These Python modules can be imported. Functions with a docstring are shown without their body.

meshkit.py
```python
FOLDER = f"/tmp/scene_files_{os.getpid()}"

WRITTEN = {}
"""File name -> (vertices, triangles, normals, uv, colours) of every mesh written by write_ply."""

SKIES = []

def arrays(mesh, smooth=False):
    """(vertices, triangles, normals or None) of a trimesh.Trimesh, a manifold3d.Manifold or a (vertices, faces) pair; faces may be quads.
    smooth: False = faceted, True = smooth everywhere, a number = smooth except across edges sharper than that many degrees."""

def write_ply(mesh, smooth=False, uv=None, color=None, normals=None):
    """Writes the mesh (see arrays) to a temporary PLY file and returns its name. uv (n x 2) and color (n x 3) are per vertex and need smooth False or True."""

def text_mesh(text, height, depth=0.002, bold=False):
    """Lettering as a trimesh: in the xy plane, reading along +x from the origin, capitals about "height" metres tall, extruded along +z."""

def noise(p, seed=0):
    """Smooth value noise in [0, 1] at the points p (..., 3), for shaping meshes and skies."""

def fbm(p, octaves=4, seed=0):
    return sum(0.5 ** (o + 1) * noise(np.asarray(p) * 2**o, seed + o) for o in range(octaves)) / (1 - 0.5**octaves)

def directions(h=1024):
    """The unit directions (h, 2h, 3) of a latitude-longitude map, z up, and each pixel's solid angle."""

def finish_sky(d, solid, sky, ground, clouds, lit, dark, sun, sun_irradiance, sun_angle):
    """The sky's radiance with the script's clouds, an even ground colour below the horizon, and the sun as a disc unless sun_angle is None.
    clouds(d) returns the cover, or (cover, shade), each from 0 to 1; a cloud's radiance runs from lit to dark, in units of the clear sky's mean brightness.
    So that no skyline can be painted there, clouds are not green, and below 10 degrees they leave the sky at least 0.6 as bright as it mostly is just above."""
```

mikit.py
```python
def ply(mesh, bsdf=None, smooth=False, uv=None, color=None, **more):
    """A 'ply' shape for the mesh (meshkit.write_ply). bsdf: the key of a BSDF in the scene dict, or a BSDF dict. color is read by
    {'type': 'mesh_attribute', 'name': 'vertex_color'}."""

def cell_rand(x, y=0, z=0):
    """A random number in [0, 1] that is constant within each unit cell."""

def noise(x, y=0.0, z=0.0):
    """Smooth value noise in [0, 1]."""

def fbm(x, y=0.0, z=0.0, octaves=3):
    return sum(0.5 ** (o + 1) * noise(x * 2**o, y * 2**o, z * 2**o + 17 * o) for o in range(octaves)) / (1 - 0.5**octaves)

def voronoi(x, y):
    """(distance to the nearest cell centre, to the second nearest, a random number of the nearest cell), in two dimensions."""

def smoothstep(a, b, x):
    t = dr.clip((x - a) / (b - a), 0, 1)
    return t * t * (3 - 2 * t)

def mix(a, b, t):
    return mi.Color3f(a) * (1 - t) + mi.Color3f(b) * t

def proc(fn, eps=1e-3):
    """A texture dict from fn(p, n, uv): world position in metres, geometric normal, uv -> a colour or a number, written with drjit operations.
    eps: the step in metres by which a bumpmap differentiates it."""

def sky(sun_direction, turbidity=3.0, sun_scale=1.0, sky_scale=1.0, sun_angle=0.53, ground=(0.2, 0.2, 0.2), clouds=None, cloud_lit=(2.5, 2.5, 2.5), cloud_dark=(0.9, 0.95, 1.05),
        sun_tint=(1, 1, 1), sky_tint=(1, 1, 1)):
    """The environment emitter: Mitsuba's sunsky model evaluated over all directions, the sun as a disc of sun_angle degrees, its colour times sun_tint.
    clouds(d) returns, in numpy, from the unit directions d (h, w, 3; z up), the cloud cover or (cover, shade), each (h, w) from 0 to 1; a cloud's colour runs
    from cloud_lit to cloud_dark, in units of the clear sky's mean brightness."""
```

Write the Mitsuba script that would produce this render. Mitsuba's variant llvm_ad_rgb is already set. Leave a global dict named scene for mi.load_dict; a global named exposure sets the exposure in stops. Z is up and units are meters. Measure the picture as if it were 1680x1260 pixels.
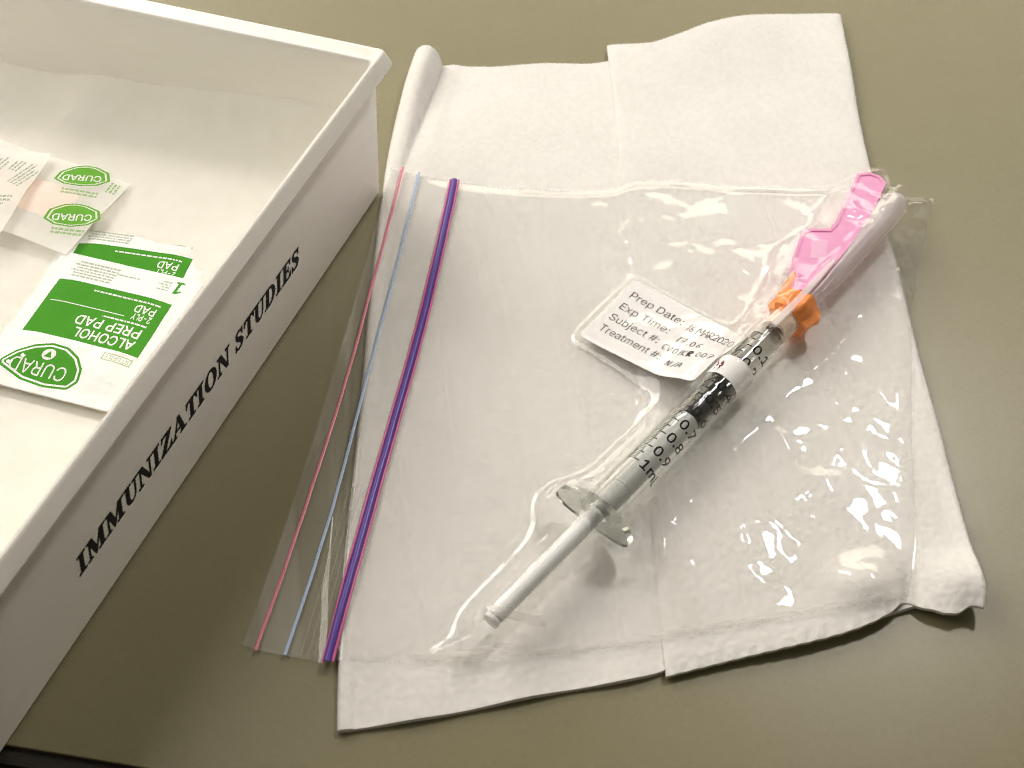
import math, random
import numpy as np, trimesh, mitsuba as mi, drjit as dr, mikit, meshkit
from mikit import proc, noise, fbm, voronoi, smoothstep, mix
from shapely.geometry import Polygon, LineString, Point, box, MultiPolygon
from shapely import affinity, union_all, contains_xy
from scipy.ndimage import gaussian_filter, map_coordinates
from scipy.interpolate import LinearNDInterpolator
T = mi.ScalarTransform4f
MM = 0.001
scene, labels = {}, {}

# ------------------------------------------------------------------ camera
PITCH, DIST = math.radians(51.0), 0.27
eye = [0.0, -DIST * math.cos(PITCH), DIST * math.sin(PITCH)]
scene['camera'] = {'type': 'thinlens', 'fov': math.degrees(2 * math.atan(840 / 2000)), 'fov_axis': 'x',
                   'aperture_radius': 0.0007, 'focus_distance': 0.268, 'near_clip': 0.01, 'far_clip': 20.0,
                   'to_world': T().look_at(origin=eye, target=[0, 0, 0], up=[0, 0, 1])}

# ------------------------------------------------------------------ light: lamps of the room and an added sheen panel, none of them in view
exposure = 0.04


def lamp(key, centre, target, w, h, rgb, label):
    c, t = np.array(centre, float), np.array(target, float)
    scene[key] = {'type': 'rectangle', 'to_world': T().look_at(origin=c.tolist(), target=t.tolist(), up=[0.1, 1, 0.2]) @ T().scale([w / 2, h / 2, 1]),
                  'emitter': {'type': 'area', 'radiance': {'type': 'rgb', 'value': list(rgb)}}}
    labels[key] = {'label': label, 'category': 'lamp'}


lamp('lamp_panel', (0.24, 0.262, 0.46), (0.06, 0.06, 0), 0.045, 0.075, 130 * np.array([1.0, 0.94, 0.87]), 'bright lamp panel over the far right of the table, out of the picture')
lamp('lamp_panel_001', (-0.36, 0.10, 0.38), (-0.09, 0.02, 0), 0.34, 0.34, 3.4 * np.array([1.0, 0.94, 0.84]), 'soft lamp panel over the left side of the tray, out of the picture')
lamp('lamp_panel_002', (-0.50, 0.64, 0.60), (0.0, 0.08, 0), 0.50, 0.46, 6.9 * np.array([1.0, 0.94, 0.84]), 'wide soft lamp panel over the far left of the table, out of the picture')
lamp('lamp_panel_003', (0.10, 1.6, 0.80), (0, 0.1, 0), 2.0, 0.55, 3.0 * np.array([1.0, 0.92, 0.72]), 'wide dim panel added beyond the table to put a sheen on it, out of the picture')  # no known lamp: added to lay a sheen on the far table top
scene['room_light'] = {'type': 'constant', 'radiance': {'type': 'rgb', 'value': [0.115, 0.106, 0.084]}}


# ------------------------------------------------------------------ helpers (all lengths below in millimetres)
def put(key, mesh, bsdf, smooth=False, label=None, category=None, group=None, kind=None, uv=None):
    if isinstance(mesh, (tuple, list)):
        v, f = np.asarray(mesh[0], float), np.asarray(mesh[1])
    else:
        v, f = np.asarray(mesh.vertices, float), np.asarray(mesh.faces)
    k, i = key, 0
    while k in scene:
        i += 1
        k = f'{key}_{i:03d}'
    scene[k] = mikit.ply((v * MM, f), bsdf, smooth, uv=uv)
    tag(k, label, category, group, kind)
    return k


def tag(k, label=None, category=None, group=None, kind=None):
    d = {n: x for n, x in (('label', label), ('category', category), ('group', group), ('kind', kind)) if x}
    if d:
        labels[k] = d


def cat(*ms):
    return trimesh.util.concatenate([m for m in ms if m is not None])


def curve(pts, n, smooth=True):
    """n points along a polyline through pts (2-d), rounded."""
    p = np.asarray(pts, float)
    s = np.r_[0, np.cumsum(np.linalg.norm(np.diff(p, axis=0), axis=1))]
    q = np.linspace(0, s[-1], n)
    if smooth and len(p) > 2:
        from scipy.interpolate import PchipInterpolator
        return np.stack([PchipInterpolator(s, p[:, k])(q) for k in range(p.shape[1])], 1)
    return np.stack([np.interp(q, s, p[:, k]) for k in range(p.shape[1])], 1)


def coons(top, bottom, left, right):
    """top, bottom (n,2) run left to right; left, right (m,2) run top to bottom. Returns (m,n,2)."""
    n, m = len(top), len(left)
    u, v = np.linspace(0, 1, n)[None, :, None], np.linspace(0, 1, m)[:, None, None]
    c00, c10, c01, c11 = top[0], top[-1], bottom[0], bottom[-1]
    lin = (1 - v) * top[None] + v * bottom[None] + (1 - u) * left[:, None] + u * right[:, None]
    return lin - ((1 - u) * (1 - v) * c00 + u * (1 - v) * c10 + (1 - u) * v * c01 + u * v * c11)


def grid_faces(m, n):
    i, j = np.meshgrid(np.arange(m - 1), np.arange(n - 1), indexing='ij')
    a = i * n + j
    q = np.stack([a, a + n, a + n + 1, a + 1], -1).reshape(-1, 4)
    return np.vstack([q[:, [0, 1, 2]], q[:, [0, 2, 3]]])


def open_sheet(xy, z):
    m, n = z.shape
    return trimesh.Trimesh(np.dstack([xy, z]).reshape(-1, 3), grid_faces(m, n), process=False)


def thick_sheet(xy, z, t):
    """A closed sheet: top surface z, underside z - t (t may vary)."""
    m, n = z.shape
    top = np.dstack([xy, z]).reshape(-1, 3)
    bot = np.dstack([xy, z - t]).reshape(-1, 3)
    f = grid_faces(m, n)
    ring = np.r_[np.arange(n), np.arange(1, m) * n + n - 1, (m - 1) * n + np.arange(n - 2, -1, -1), np.arange(m - 2, 0, -1) * n]
    a, b = ring, np.roll(ring, -1)
    N = m * n
    side = np.vstack([np.stack([a, b, b + N], 1), np.stack([a, b + N, a + N], 1)])
    return trimesh.Trimesh(np.vstack([top, bot]), np.vstack([f, f[:, ::-1] + N, side]), process=False)


def lathe(profile, sections=48):
    """Revolved about local +x; profile is (x, r) from back to front. Closed when both ends have r = 0 or the profile is a loop."""
    p = np.asarray(profile, float)
    a = np.arange(sections) * 2 * np.pi / sections
    v = np.stack([np.repeat(p[:, 0], sections), np.outer(p[:, 1], np.cos(a)).ravel(), np.outer(p[:, 1], np.sin(a)).ravel()], 1)
    i, j = np.meshgrid(np.arange(len(p) - 1), np.arange(sections), indexing='ij')
    a0, a1, b0, b1 = i * sections + j, i * sections + (j + 1) % sections, (i + 1) * sections + j, (i + 1) * sections + (j + 1) % sections
    q = np.stack([a0, a1, b1, b0], -1).reshape(-1, 4)
    m = trimesh.Trimesh(v, np.vstack([q[:, [0, 1, 2]], q[:, [0, 2, 3]]]), process=False)
    m.merge_vertices()
    m.update_faces(m.nondegenerate_faces())
    m.fix_normals()
    return m


def extrude(poly, h):
    gs = getattr(poly, 'geoms', [poly])
    return cat(*[trimesh.creation.extrude_polygon(g, h, engine='earcut') for g in gs if g.area > 1e-6])


def drape(poly, place, lift=0.05, cell=3.0):
    """A flat print: the polygon cut into cells, each vertex put on a surface by place(x, y) -> xyz (mm), lifted."""
    vs, fs, at = [], [], 0
    x0, y0, x1, y1 = poly.bounds
    poly = poly.buffer(0)
    for i in range(int(math.floor(x0 / cell)), int(math.floor(x1 / cell)) + 1):
        col = poly.intersection(box(i * cell, y0 - 1, (i + 1) * cell, y1 + 1))
        if col.is_empty:
            continue
        for j in range(int(math.floor(y0 / cell)), int(math.floor(y1 / cell)) + 1):
            g = col.intersection(box(i * cell, j * cell, (i + 1) * cell, (j + 1) * cell))
            for part in getattr(g, 'geoms', [g]):
                if part.geom_type == 'Polygon' and part.area > 1e-5:
                    try:
                        v, f = trimesh.creation.triangulate_polygon(part, engine='earcut')
                    except Exception:
                        continue
                    vs.append(v), fs.append(f + at)
                    at += len(v)
    v, f = np.vstack(vs), np.vstack(fs)
    p = place(v[:, 0], v[:, 1])
    n = np.cross(p[f[:, 1]] - p[f[:, 0]], p[f[:, 2]] - p[f[:, 0]])
    f[n[:, 2] < 0] = f[n[:, 2] < 0][:, ::-1]
    p[:, 2] += lift
    return trimesh.Trimesh(p, f, process=False)


def outline(mesh):
    """The flat polygon of a text mesh."""
    tri = mesh.triangles
    up = np.cross(tri[:, 1] - tri[:, 0], tri[:, 2] - tri[:, 0])[:, 2]
    top = (up > 1e-12) & (np.ptp(tri[:, :, 2], axis=1) < 1e-9)
    return union_all([Polygon(t[:, :2]).buffer(1e-4) for t in tri[top]])


_TEXT = {}


def text(s, cap, bold=False, width=None, at=(0, 0), anchor='l', slant=0.0):
    """Sans lettering as a polygon, capitals cap mm tall, optionally squeezed to a width."""
    if (s, bold) not in _TEXT:
        _TEXT[s, bold] = outline(meshkit.text_mesh(s, 1.0, 0.01, bold))
    g = affinity.scale(_TEXT[s, bold], cap, cap, origin=(0, 0))
    if slant:
        g = affinity.affine_transform(g, [1, slant, 0, 1, 0, 0])
    w = g.bounds[2]
    if width:
        g = affinity.scale(g, width / w, 1, origin=(0, 0))
        w = width
    return affinity.translate(g, at[0] - (w if anchor == 'r' else w / 2 if anchor == 'c' else 0), at[1])


def fine_print(rng, x0, y0, w, rows, pitch, h, ragged=0.25):
    """Lines of lettering too small to read: rows of short dashes."""
    out = []
    for r in range(rows):
        x, end = x0, x0 + w * (1 - ragged * rng.random())
        while x < end:
            l = rng.uniform(0.35, 1.3)
            out.append(box(x, y0 - r * pitch, min(x + l, end), y0 - r * pitch + h))
            x += l + rng.uniform(0.14, 0.26)
    return union_all(out)


def ellipse(cx, cy, rx, ry):
    return affinity.scale(Point(cx, cy).buffer(1, 24), rx, ry)


# ------------------------------------------------------------------ materials
def rgb(*c):
    return {'type': 'rgb', 'value': list(c)}


def plastic(key, color, rough=0.3, spec=0.5, **kw):
    scene[key] = {'type': 'twosided', 'nested': {'type': 'principled', 'base_color': color if isinstance(color, dict) else rgb(*color), 'roughness': rough, 'specular': spec, **kw}}


def diffuse(key, color):
    scene[key] = {'type': 'twosided', 'nested': {'type': 'diffuse', 'reflectance': color if isinstance(color, dict) else rgb(*color)}}


def bump(key, nested, fn, scale, eps=2e-4):
    inner = scene.pop(nested)
    base = inner['nested'] if inner['type'] == 'twosided' else inner
    scene[key] = {'type': 'twosided', 'nested': {'type': 'bumpmap', 'arbitrary': proc(fn, eps), 'scale': scale, 'bsdf': base}}


def table_color(p, n, uv):
    m = fbm(p.x * 220, p.y * 220, 0, 3)
    s = noise(p.x * 1600, p.y * 1600, 3.0)
    speck = smoothstep(0.80, 0.92, noise(p.x * 2600, p.y * 2600, 9.0)) * 0.08
    return mix((0.184, 0.165, 0.092), (0.200, 0.180, 0.103), 0.4 * m + 0.6 * s) * (1 - speck)


def table_rough(p, n, uv):
    return 0.37 + 0.04 * fbm(p.x * 90, p.y * 90, 5.0, 2)


plastic('table_laminate', proc(table_color), proc(table_rough), 0.5)


def cloth_color(p, n, uv):
    a = fbm(p.x * 60, p.y * 60, 1.0, 3)
    b = fbm(p.x * 1100, p.y * 900, 2.0, 2)
    return mix((0.70, 0.685, 0.665), (0.83, 0.815, 0.795), 0.45 * a + 0.55 * b)


def cloth_relief(p, n, uv):
    d, e, r = voronoi(p.x * 620, p.y * 620)
    return 0.6 * smoothstep(0.1, 0.6, d) + 0.5 * fbm(p.x * 1500, p.y * 1500, p.z * 1500, 2)


diffuse('cloth_plain', proc(cloth_color))
bump('cloth', 'cloth_plain', cloth_relief, 0.00012)
def tray_color(p, n, uv):
    scuff = smoothstep(0.60, 0.78, fbm(p.x * 55, p.y * 55, p.z * 160, 4)) * 0.10
    streak = smoothstep(0.74, 0.86, noise(p.x * 700 + p.z * 260, p.y * 90, p.z * 900)) * 0.06
    return mix((0.815, 0.79, 0.74), (0.62, 0.58, 0.50), scuff + streak)


plastic('tray_plastic', proc(tray_color), proc(lambda p, n, uv: 0.26 + 0.22 * fbm(p.x * 120, p.y * 120, p.z * 120, 3)), 0.5)
diffuse('liner_plain', proc(lambda p, n, uv: mix((0.81, 0.79, 0.72), (0.85, 0.83, 0.77), fbm(p.x * 300, p.y * 300, 0, 2))))
bump('liner_paper', 'liner_plain', lambda p, n, uv: fbm(p.x * 700, p.y * 700, 0, 3), 0.00015)
plastic('foil_flat', (0.80, 0.79, 0.78), 0.42, 0.4)
bump('foil_paper', 'foil_flat', lambda p, n, uv: fbm(p.x * 260, p.y * 260, 0, 3) + 0.25 * noise(p.x * 1500, p.y * 1500, 0), 0.00045)
scene['wrapper_paper'] = {'type': 'mask', 'opacity': 0.6, 'nested': {'type': 'twosided', 'nested': {'type': 'principled', 'base_color': rgb(0.82, 0.81, 0.76), 'roughness': 0.45}}}
diffuse('label_paper', (0.87, 0.855, 0.86))
diffuse('black_ink', (0.012, 0.012, 0.012))
diffuse('grey_ink', (0.045, 0.045, 0.045))
diffuse('pen_ink', (0.03, 0.03, 0.04))
diffuse('green_ink', (0.075, 0.30, 0.035))
diffuse('pale_green_ink', (0.36, 0.50, 0.27))
diffuse('wrapper_green_ink', (0.16, 0.42, 0.06))
diffuse('sage_ink', (0.42, 0.47, 0.38))
diffuse('white_ink', (0.80, 0.80, 0.78))
diffuse('maroon_ink', (0.16, 0.03, 0.035))
plastic('bandage_skin', (0.80, 0.66, 0.57), 0.6)
plastic('lettering_black', (0.010, 0.010, 0.010), 0.6, 0.2)
plastic('rubber_black', (0.02, 0.02, 0.02), 0.4)
plastic('white_rod', (0.80, 0.80, 0.80), 0.3)
plastic('pink_plastic', (0.82, 0.37, 0.61), 0.5, 0.3)
plastic('pale_pink_plastic', (0.85, 0.50, 0.70), 0.5, 0.3)
plastic('orange_plastic', (0.92, 0.29, 0.06), 0.35)
plastic('pale_hub', (0.78, 0.62, 0.50), 0.3)
scene['sheath_plastic'] = {'type': 'mask', 'opacity': 0.50, 'nested': {'type': 'twosided', 'nested': {'type': 'principled', 'base_color': rgb(0.82, 0.78, 0.79), 'roughness': 0.25}}}
scene['clear_plastic'] = {'type': 'dielectric', 'int_ior': 1.49, 'ext_ior': 1.0, 'specular_transmittance': rgb(0.80, 0.81, 0.79)}  # grey tint paints in the dark room that the flange would refract
scene['barrel_wall'] = {'type': 'thindielectric', 'int_ior': 1.49, 'specular_transmittance': rgb(0.90, 0.905, 0.90)}  # walls do not refract; the grey tint stands in for refracted darkness
scene['clear_liquid'] = {'type': 'thindielectric', 'int_ior': 1.30, 'specular_transmittance': rgb(0.80, 0.81, 0.79)}  # colourless liquid, tinted grey in place of the darkness it would refract
scene['seam_film'] = {'type': 'blendbsdf', 'weight': 0.10, 'a': {'type': 'thindielectric', 'int_ior': 1.2}, 'b': {'type': 'twosided', 'nested': {'type': 'diffuse', 'reflectance': rgb(0.55, 0.53, 0.49)}}}
scene['front_film'] = {'type': 'thindielectric', 'int_ior': 1.42}


def film_haze(p, n, uv):
    q = p.x + 0.155 * p.y
    streak = smoothstep(0.42, 0.75, fbm(q * 170, p.y * 9, 2.0, 3))
    crease = smoothstep(0.62, 0.80, fbm(p.x * 150 + p.y * 60, p.y * 150 - p.x * 90, 7.0, 3)) * smoothstep(0.0, 0.03, q)
    lip = 1 - smoothstep(-0.030, -0.020, q)
    return 0.05 + 0.10 * streak + 0.09 * crease + 0.05 * lip


scene['back_film'] = {'type': 'blendbsdf', 'weight': proc(film_haze), 'a': {'type': 'thindielectric', 'int_ior': 1.10}, 'b': {'type': 'twosided', 'nested': {'type': 'diffuse', 'reflectance': rgb(0.88, 0.86, 0.83)}}}
scene['zip_purple'] = {'type': 'twosided', 'nested': {'type': 'principled', 'base_color': rgb(0.11, 0.055, 0.33), 'roughness': 0.3}}
plastic('zip_pink', (0.62, 0.13, 0.32), 0.3)
plastic('stripe_pink', (0.66, 0.20, 0.28), 0.35)
plastic('stripe_blue', (0.36, 0.47, 0.66), 0.35)
plastic('edge_band', (0.015, 0.012, 0.008), 0.5)
diffuse('dark_floor', (0.03, 0.027, 0.02))

# ------------------------------------------------------------------ the table and what is below its front edge
E0, E1 = np.array([-93.0, -82.4]), np.array([-62.0, -87.5])          # the front edge, seen at the lower left corner
ed = (E1 - E0) / np.linalg.norm(E1 - E0)
en = np.array([-ed[1], ed[0]])                                       # inward


def table_pt(s, t):
    q = E0 + ed * s + en * t
    return q


outl = [table_pt(-900, 0), table_pt(900, 0), table_pt(900, 1500), table_pt(-900, 1500)]
slab = extrude(Polygon(outl).buffer(-2).buffer(2, 6), 28)
slab.vertices[:, 2] -= 28
put('table_top', slab, 'table_laminate', False, kind='structure')
a, b = table_pt(-890, -3.1), table_pt(890, -3.1)
c_, d_ = table_pt(890, -0.1), table_pt(-890, -0.1)
strip = extrude(Polygon([a, b, c_, d_]).buffer(-0.8).buffer(0.8, 5), 26)
strip.vertices[:, 2] -= 27
put('table_top__edge_band', strip, 'edge_band', 30)
fl = trimesh.Trimesh([[-4000, -4000, -730], [4000, -4000, -730], [4000, 4000, -730], [-4000, 4000, -730]], [[0, 1, 2], [0, 2, 3]], process=False)
put('floor', fl, 'dark_floor', kind='structure')

# ------------------------------------------------------------------ folded white cloth
rng = np.random.default_rng(7)
XS, YS, RES = (-70, 125), (-95, 145), 0.5
NX, NY = int((XS[1] - XS[0]) / RES) + 1, int((YS[1] - YS[0]) / RES) + 1
GX, GY = np.meshgrid(np.linspace(*XS, NX), np.linspace(*YS, NY))
pnts = np.stack([GX, GY, 0 * GX], -1)


def sample(H, x, y):
    return map_coordinates(H, [(np.asarray(y) - YS[0]) / RES, (np.asarray(x) - XS[0]) / RES], order=1, mode='nearest')


def inside(poly):
    return contains_xy(poly, GX, GY)


def ss(a, b, x):
    t = np.clip((x - a) / (b - a), 0, 1)
    return t * t * (3 - 2 * t)


low_left = [(-27.6, 114.0), (-31.0, 90.3), (-32.6, 64.5), (-33.1, 22.5), (-32.8, -13), (-33.0, -43.2), (-32.4, -64.4), (-31.3, -80.9)]
low_top = [(-27.6, 114.0), (-19.6, 113.0), (-6.8, 112.6), (10.2, 114.3), (20.4, 114.0), (32, 116.5), (60, 119), (92.5, 121)]
low_bot = [(-31.3, -80.9), (-15.4, -78.4), (6.7, -73.7), (26.0, -69.9), (29.5, -68.6), (45, -65.5), (60, -62), (72, -57.5), (84.0, -54.0)]
low_right = [(92.5, 121), (91.0, 60), (89.6, 10), (88.4, -30), (84.0, -54.0)]
n_, m_ = 190, 260
lxy = coons(curve(low_top, n_), curve(low_bot, n_), curve(low_left, m_), curve(low_right, m_))
uu = np.linspace(0, 1, n_)[None, :] * np.ones((m_, 1))
vv = np.linspace(0, 1, m_)[:, None] * np.ones((1, n_))
xm = lxy[..., 0] - lxy[:, :1, 0]
lz = 1.35 + 0.35 * (meshkit.fbm(np.dstack([lxy / 26.0, 0 * uu]), 3, 3) - 0.5)
# the left margin is turned over: a rounded hem, rising to a standing roll at the far end
roll = ss(0.42, 0.0, vv)
hem_w = 2.8 + 5.4 * roll ** 1.5
hem = np.where(xm < hem_w, np.sqrt(np.clip(1 - ((xm - hem_w / 2) / (hem_w / 2)) ** 2, 0, 1)), 0)
lz = lz + hem * (0.55 + 5.2 * ss(0.26, 0.0, vv) ** 1.5 + 0.9 * roll)
lz += 0.5 * np.exp(-((xm - 8.5 - 3 * roll) / 2.2) ** 2) * roll
edge_t = np.minimum(np.minimum(vv, 1 - vv) * 190, np.minimum(uu, 1 - uu) * 120)
lz += 1.3 * np.exp(-((1 - vv) / 0.006)) * 0 + 0.25 * np.sin(lxy[..., 0] * 0.32 + 1.0) * ss(0.93, 1.0, vv)
lz = np.maximum(lz, 1.0)
low_mesh = thick_sheet(lxy, lz, np.minimum(lz - 0.05, 1.3 + 0.3 * hem))
put('paper_towel__lower_layer', low_mesh, 'cloth', 50)

up_left = [(26.9, 121.6), (27.5, 86.7), (27.6, 62.8), (28.1, 9.9), (28.0, -29.7), (28.1, -57.5), (28.4, -70.6)]
up_top = [(26.9, 121.6), (37.9, 121.4), (46.7, 124.3), (55.8, 128.6), (68.5, 132.4), (81.0, 134.3), (95.4, 136.2)]
up_right = [(95.4, 136.2), (94.0, 113.1), (92.4, 86.7), (91.7, 60.5), (91.6, 36.9), (91.1, 9.9), (91.2, -10.8), (90.8, -32.6), (90.4, -44.1), (90.3, -53.8), (89.2, -57.8)]
up_bot = [(28.4, -70.6), (40.8, -67.4), (58.6, -63.2), (67.1, -60.4), (72.0, -57.9), (75.6, -55.4), (79.0, -57.0), (84.0, -58.4), (87.2, -57.2), (89.2, -57.8)]
n_, m_ = 150, 280
uxy = coons(curve(up_top, n_), curve(up_bot, n_), curve(up_left, m_), curve(up_right, m_))
uu = np.linspace(0, 1, n_)[None, :] * np.ones((m_, 1))
vv = np.linspace(0, 1, m_)[:, None] * np.ones((1, n_))
X, Y = uxy[..., 0], uxy[..., 1]
uz = 2.35 + 0.4 * (meshkit.fbm(np.dstack([uxy / 24.0, 0 * uu + 5]), 3, 8) - 0.5)
uz += 2.6 * np.exp(-(((X - 62) / 22) ** 2)) * ss(0.16, 0.0, vv) + 1.0 * np.exp(-(((X - 90) / 9) ** 2 + ((Y - 108) / 18) ** 2))
uz += 3.2 * np.exp(-(((X - 87) / 5.5) ** 2 + ((Y + 52) / 6.0) ** 2)) + 1.5 * np.exp(-((X - 89.8) / 1.6) ** 2) * ss(-18, -45, Y)
uz += 2.4 * np.exp(-(((X - 68) / 6) ** 2 + ((Y + 52) / 5) ** 2)) - 1.3 * np.exp(-(((X - 76.2 - 0.1 * (Y + 57)) / 1.7) ** 2)) * ss(-45, -54, Y)
uz += 0.9 * np.exp(-((X - 56) / 12) ** 2) * ss(0.93, 1.0, vv)
uz += 0.12 * np.sin(X * 1.9) * ss(0.985, 1.0, vv)
uz -= 0.65 * np.exp(-(uu * 62) / 0.9) + 0.5 * np.exp(-((1 - uu) * 62) / 0.8)
uz -= 0.55 * np.exp(-(1 - vv) * 200 / 3.5) * ss(68, 60, X)
uz = np.maximum(uz, 1.72)
up_mesh = thick_sheet(uxy, uz, 0.85 + 0 * uu)
put('paper_towel__upper_layer', up_mesh, 'cloth', 50)
tag('paper_towel', 'white paper towel folded over itself, spread on the table under the clear zip bag', 'paper towel')


def raster(xy, z):
    """Height map of a sheet given by points: nearest sample, on the common grid (0 outside)."""
    H = np.zeros(GX.shape)
    i = np.clip(np.round((xy[..., 1] - YS[0]) / RES).astype(int), 0, NY - 1)
    j = np.clip(np.round((xy[..., 0] - XS[0]) / RES).astype(int), 0, NX - 1)
    np.maximum.at(H, (i.ravel(), j.ravel()), z.ravel())
    from scipy.ndimage import maximum_filter
    return maximum_filter(H, 3)


Z_cloth = np.maximum(raster(lxy, lz), raster(uxy, uz))

# ------------------------------------------------------------------ syringe with safety needle
AX = math.radians(48.9)
F = np.array([16.6, -39.3, 8.3])                                      # middle of the finger flange
ax, lat, upv = np.array([math.cos(AX), math.sin(AX), 0.0]), np.array([-math.sin(AX), math.cos(AX), 0.0]), np.array([0, 0, 1.0])
ROT = np.stack([ax, lat, upv], 1)


def sy(mesh, lift=0.0):
    """From the syringe's own frame (along, left, up) to the table."""
    m = mesh.copy()
    m.vertices = m.vertices @ ROT.T + F + [0, 0, lift]
    return m


R_OUT, R_IN, U1 = 4.0, 2.95, 61.0
barrel = lathe([(0.8, R_IN), (0.8, R_OUT), (U1 - 0.6, R_OUT), (U1, R_OUT - 0.6), (U1 + 0.4, 2.4), (65.5, 2.1), (65.5, 1.0), (U1 - 0.6, 1.0), (U1 - 1.2, R_IN), (0.8, R_IN)], 64)
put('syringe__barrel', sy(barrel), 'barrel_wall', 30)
# finger flange: an oval plate across the barrel, cut by the bore, slightly bowed
pl = affinity.scale(Point(0, 0).buffer(1, 32), 9.0, 4.7).union(box(-8.5, -1.8, 8.5, 1.8)).buffer(-0.8).buffer(0.8).difference(Point(0, 0).buffer(R_IN, 24))
fm = trimesh.creation.extrude_polygon(pl, 1.3, engine='earcut')
fm = fm.subdivide().subdivide()
fm = trimesh.Trimesh(np.stack([fm.vertices[:, 2] - 0.6 - 0.012 * fm.vertices[:, 0] ** 2, fm.vertices[:, 0], fm.vertices[:, 1]], 1), fm.faces, process=False)
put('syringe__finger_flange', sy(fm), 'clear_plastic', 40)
liquid = lathe([(38.7, 0), (38.7, 2.86), (58.8, 2.86), (59.6, 0.9), (65.0, 0.9), (65.0, 0)], 48)
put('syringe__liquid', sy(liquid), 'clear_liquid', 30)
stopper = lathe([(30.6, 0), (30.6, 2.4), (31.2, 2.85), (32.4, 2.85), (33.0, 2.3), (35.2, 2.3), (35.8, 2.85), (37.2, 2.85), (38.4, 0.6), (38.4, 0)], 48)
put('syringe__stopper', sy(stopper), 'rubber_black', 30, label='black rubber stopper inside the clear barrel')
rod = lathe([(-30.2, 0), (-30.2, 1.4), (-29.8, 1.6), (2.0, 1.75), (3.0, 2.3), (7.0, 2.3), (7.1, 2.1), (7.5, 2.1), (7.6, 2.3), (30.2, 2.3), (30.4, 1.2), (30.4, 0)], 40)
put('syringe__plunger', sy(rod), 'white_rod', 30, label='white plunger rod sticking out of the barrel')
thumb = lathe([(-31.6, 0), (-31.4, 1.4), (-31.2, 1.7), (-30.7, 1.7), (-30.4, 1.5), (-30.3, 0)], 40)
put('syringe__plunger__thumb_rest', sy(thumb), 'white_rod', 30)
# printed scale, wrapped on the barrel; w: millimetres round the barrel from the crown, to the right


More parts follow.
